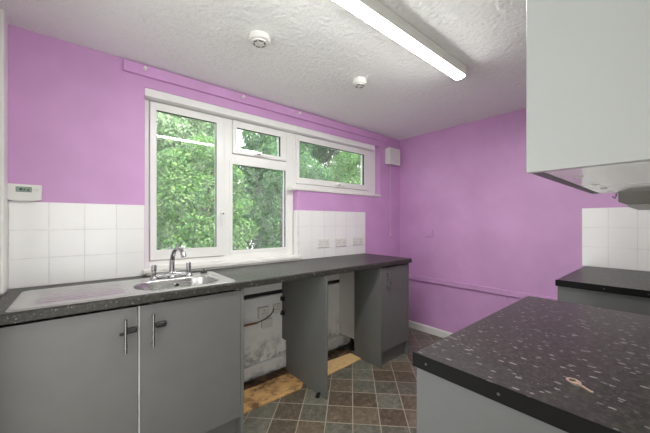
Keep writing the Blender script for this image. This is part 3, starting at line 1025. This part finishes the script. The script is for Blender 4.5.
def void_plate(name, label, x0, x1, z0, z1, cat, holes):
    t = thing(name, label, cat, ((x0 + x1) / 2, yv, (z0 + z1) / 2))
    obj('back_box', box(x0 + 0.003, x1 - 0.003, yv - 0.020, yv - 0.0003, z0 + 0.003, z1 - 0.003), 'plate', t)
    obj('plate', box(x0, x1, yv - 0.030, yv - 0.0203, z0, z1, 0.003), 'plate', t)
    cx, cz = (x0 + x1) / 2, (z0 + z1) / 2
    for dx, dz, w_, h_ in holes:
        obj('pin_hole', box(cx + dx - w_ / 2, cx + dx + w_ / 2, yv - 0.0312, yv - 0.0303, cz + dz - h_ / 2, cz + dz + h_ / 2), 'dark', t)
    return t
H3 = ((0, 0.020, 0.005, 0.010), (-0.012, -0.004, 0.009, 0.005), (0.012, -0.004, 0.009, 0.005))
void_plate('single_socket', 'square white single socket on the stained board beside the sink cabinet', 1.118, 1.214, 0.482, 0.578, 'socket', H3)
void_plate('blank_plate', 'plain white cover plate just below the single socket', 1.150, 1.246, 0.400, 0.472, 'cover plate', ())
void_plate('single_socket', 'small grey socket close to the upright panel in the empty space', 1.262, 1.328, 0.500, 0.580, 'socket', H3)
b = nb()
add_tube(b, [(VX0 + 0.001, 2.16, 0.470), (1.00, 2.165, 0.468), (1.095, 2.166, 0.466)], 0.008, 10)
pp_ = obj('copper_pipe', b, 'copper')
tag(pp_, 'short old copper pipe running out beside the sink cabinet', 'pipe')
b = nb()
add_tube(b, [(1.0965, 2.166, 0.466), (1.16, 2.160, 0.482), (1.22, 2.160, 0.510), (1.245, 2.165, 0.538), (1.2605, 2.188, 0.548)], 0.005, 8)
cc_ = obj('cable', b, 'cable')
tag(cc_, 'grey cable sagging across the single socket in the empty space', 'cable')

# ------------------------------------------------------------------ key counter and the counter by the end wall
def side_counter(x0, x1, label_w, label_c, screw_ys, y1, doors, group, inset):
    t = thing('worktop', label_w, 'worktop', ((x0 + x1) / 2, 0.15, 0.892))
    y0 = YF + 0.004
    obj('top', add_prism(nb(), [(y0, 0.892), (y0, WT), (y1 - 0.010, WT), (y1 - 0.005, WT - 0.0013), (y1 - 0.0013, WT - 0.005), (y1, WT - 0.010), (y1, 0.896), (y1 - 0.004, 0.892)], x0 + 0.0025, x1, 'x'), 'worktop', t)
    st = obj('end_strip', box(x0, x0 + 0.0023, y0, y1, 0.8925, WT - 0.0002, 0.0006), 'strip_black', t)
    for y in screw_ys:
        obj('screw', add_lathe(nb(), [(0.0034, 0.0), (0.0031, -0.0010), (0.0015, -0.0015)], 'x', (x0 - 0.0001, y, 0.911), 12), 'screw', st)
    c = thing('base_cabinet', label_c, 'base cabinet', ((x0 + x1) / 2, 0.15, 0.0), group)
    xa = x0 + inset
    ye = y1 - 0.007
    obj('end_panel', box(xa, xa + 0.018, y0, ye, 0.001, 0.8905, 0.0008), 'end_grey', c)
    b = nb()
    add_box(b, xa + 0.0185, xa + 0.034, y0, ye - 0.022, 0.14, 0.890)
    add_box(b, x1 - 0.017, x1 - 0.001, y0, ye - 0.022, 0.14, 0.890)
    add_box(b, xa + 0.0345, x1 - 0.0175, y0, ye - 0.022, 0.14, 0.156)
    add_box(b, xa + 0.0345, x1 - 0.0175, y0, y0 + 0.008, 0.157, 0.890)
    obj('carcass', b, 'melamine', c)
    n = doors
    w = (x1 - 0.001 - xa - 0.020) / n
    for k in range(n):
        d0 = xa + 0.020 + k * w
        d = obj('door', box(d0 + 0.0015, d0 + w - 0.0015, ye - 0.019, ye, 0.135, 0.876, 0.001), 'door_grey', c)
        hx = d0 + (w - 0.05 if k % 2 == 0 else 0.05)
        b = nb()
        add_tube(b, [(hx, ye + 0.030, 0.69), (hx, ye + 0.030, 0.84)], 0.006, 12)
        for z in (0.704, 0.826):
            add_tube(b, [(hx, ye + 0.0005, z), (hx, ye + 0.031, z)], 0.005, 10)
        obj('handle', b, 'nickel', d, 40)
    obj('plinth', box(xa + 0.0185, x1 - 0.001, ye - 0.070, ye - 0.054, 0.001, 0.133), 'panel_grey', c)
side_counter(0.688, 1.632, 'dark speckled worktop in the foreground with a small key on it',
             'base cabinet with pale grey end panel under the foreground worktop', (0.415, 0.2435, 0.078), 0.455, 2, 'base cabinets', 0.008)
side_counter(2.220, 3.081, 'dark speckled worktop below the white tiles on the end wall',
             'base cabinet with grey end panel beside the tiled end wall', (0.253, 0.0885), 0.470, 2, 'base cabinets', 0.020)

# the key
ky = thing('key', 'small coppery key lying flat on the foreground worktop', 'key', (0.829, 0.143, WT))
d = Vector((0.804 - 0.829, 0.109 - 0.143, 0)).normalized()
u_ = Vector((-d.y, d.x, 0))
def kp(a, bb, z):
    return Vector((0.829, 0.143, z)) + d * a + u_ * bb
kz0, kz1 = WT + 0.0004, WT + 0.0026
b = nb()
n = 24
R1, R2 = 0.0130, 0.0058
ring = []
for z in (kz0, kz1):
    o_ = [b.verts.new(kp(R1 * 1.05 * math.cos(2 * PI * k / n), R1 * math.sin(2 * PI * k / n) * (1.0 + 0.08 * math.cos(4 * PI * k / n)), z)) for k in range(n)]
    i_ = [b.verts.new(kp(-0.003 + R2 * math.cos(2 * PI * k / n), R2 * 1.25 * math.sin(2 * PI * k / n), z)) for k in range(n)]
    ring.append((o_, i_))
(o0, i0), (o1, i1) = ring
for k in range(n):
    k2 = (k + 1) % n
    b.faces.new((o1[k], o1[k2], i1[k2], i1[k])); b.faces.new((o0[k2], o0[k], i0[k], i0[k2]))
    b.faces.new((o0[k], o0[k2], o1[k2], o1[k])); b.faces.new((i0[k2], i0[k], i1[k], i1[k2]))
bmesh.ops.recalc_face_normals(b, faces=b.faces[:])
obj('bow', b, 'brass', ky)
out = [(0.0125, -0.0035), (0.0395, -0.0035), (0.0440, 0.0), (0.0415, 0.0030), (0.0385, 0.0030), (0.0370, 0.0012), (0.0345, 0.0032), (0.0320, 0.0008), (0.0290, 0.0034), (0.0262, 0.0014), (0.0240, 0.0034), (0.0125, 0.0036)]
b = nb()
A = [b.verts.new(kp(x, y, kz0)) for x, y in out]
B = [b.verts.new(kp(x, y, kz1)) for x, y in out]
b.faces.new(A); b.faces.new(B)
for k in range(len(out)):
    k2 = (k + 1) % len(out)
    b.faces.new((A[k], A[k2], B[k2], B[k]))
bmesh.ops.recalc_face_normals(b, faces=b.faces[:])
obj('blade', b, 'brass', ky)

# ------------------------------------------------------------------ wall cabinets and hood
def wall_cab(x0, x1, label, end, group='wall cabinets'):
    y0, ye = YF + 0.002, 0.172
    z0, z1 = 1.379, 2.10
    t = thing('wall_cabinet', label, 'wall cabinet', ((x0 + x1) / 2, y0, z0), group)
    xa = x0
    if end:
        obj('end_panel', box(x0, x0 + 0.018, y0, ye + 0.021, z0, z1, 0.0008), 'wall_unit', t)
        xa = x0 + 0.0185
    b = nb()
    add_box(b, xa, xa + 0.016, y0, ye, z0 + 0.0165, z1)
    add_box(b, x1 - 0.016, x1, y0, ye, z0 + 0.0165, z1)
    add_box(b, xa + 0.0165, x1 - 0.0165, y0, y0 + 0.008, z0 + 0.0165, z1)
    add_box(b, xa + 0.0165, x1 - 0.0165, y0 + 0.0085, ye, z1 - 0.016, z1)
    obj('carcass', b, 'melamine', t)
    obj('base_panel', box(xa, x1, y0, ye, z0 + 0.002, z0 + 0.016, 0.0006), 'unit_base', t)
    d = obj('door', box(xa + 0.001, x1 - 0.0015, ye + 0.002, ye + 0.020, z0 + 0.001, z1, 0.001), 'door_grey', t)
    b = nb()
    hx = x1 - 0.05
    add_tube(b, [(hx, ye + 0.050, z0 + 0.05), (hx, ye + 0.050, z0 + 0.20)], 0.006, 12)
    for z in (z0 + 0.064, z0 + 0.186):
        add_tube(b, [(hx, ye + 0.0205, z), (hx, ye + 0.051, z)], 0.005, 10)
    obj('handle', b, 'nickel', d, 40)
    for x in ((xa + x1) / 2 - 0.06, x1 - 0.05):
        obj('fixing_cap', add_lathe(nb(), [(0.008, z0 + 0.0018), (0.007, z0 + 0.0005)], 'z', (x, ye - 0.035, 0), 14), 'plate', t)
wall_cab(0.690, 1.102, 'light grey wall cabinet with large blank end panel nearest the camera', True)
wall_cab(1.109, 1.412, 'narrow wall cabinet behind the nearest wall cabinet', False)

hd = thing('cooker_hood', 'dark grey cooker hood on the wall beyond the wall cabinets', 'cooker hood', (1.92, YF, 1.341))
b = nb()
y0 = YF + 0.002
add_prism(b, [(y0, 1.350), (0.125, 1.350), (0.146, 1.360), (0.146, 1.405), (0.135, 1.452), (y0, 1.470)], 1.640, 2.212, 'x')
obj('body', b, 'hood', hd)
obj('bottom_tray', box(1.655, 2.20, y0 + 0.005, 0.124, 1.341, 1.3496, 0.002), 'hood_trim', hd)
b = nb()
add_tube(b, [(1.636, 0.150, 1.412), (1.634, 0.152, 1.385), (1.635, 0.156, 1.374), (1.637, 0.162, 1.382)], 0.0035, 8)
obj('catch', b, 'chrome', hd, 40)
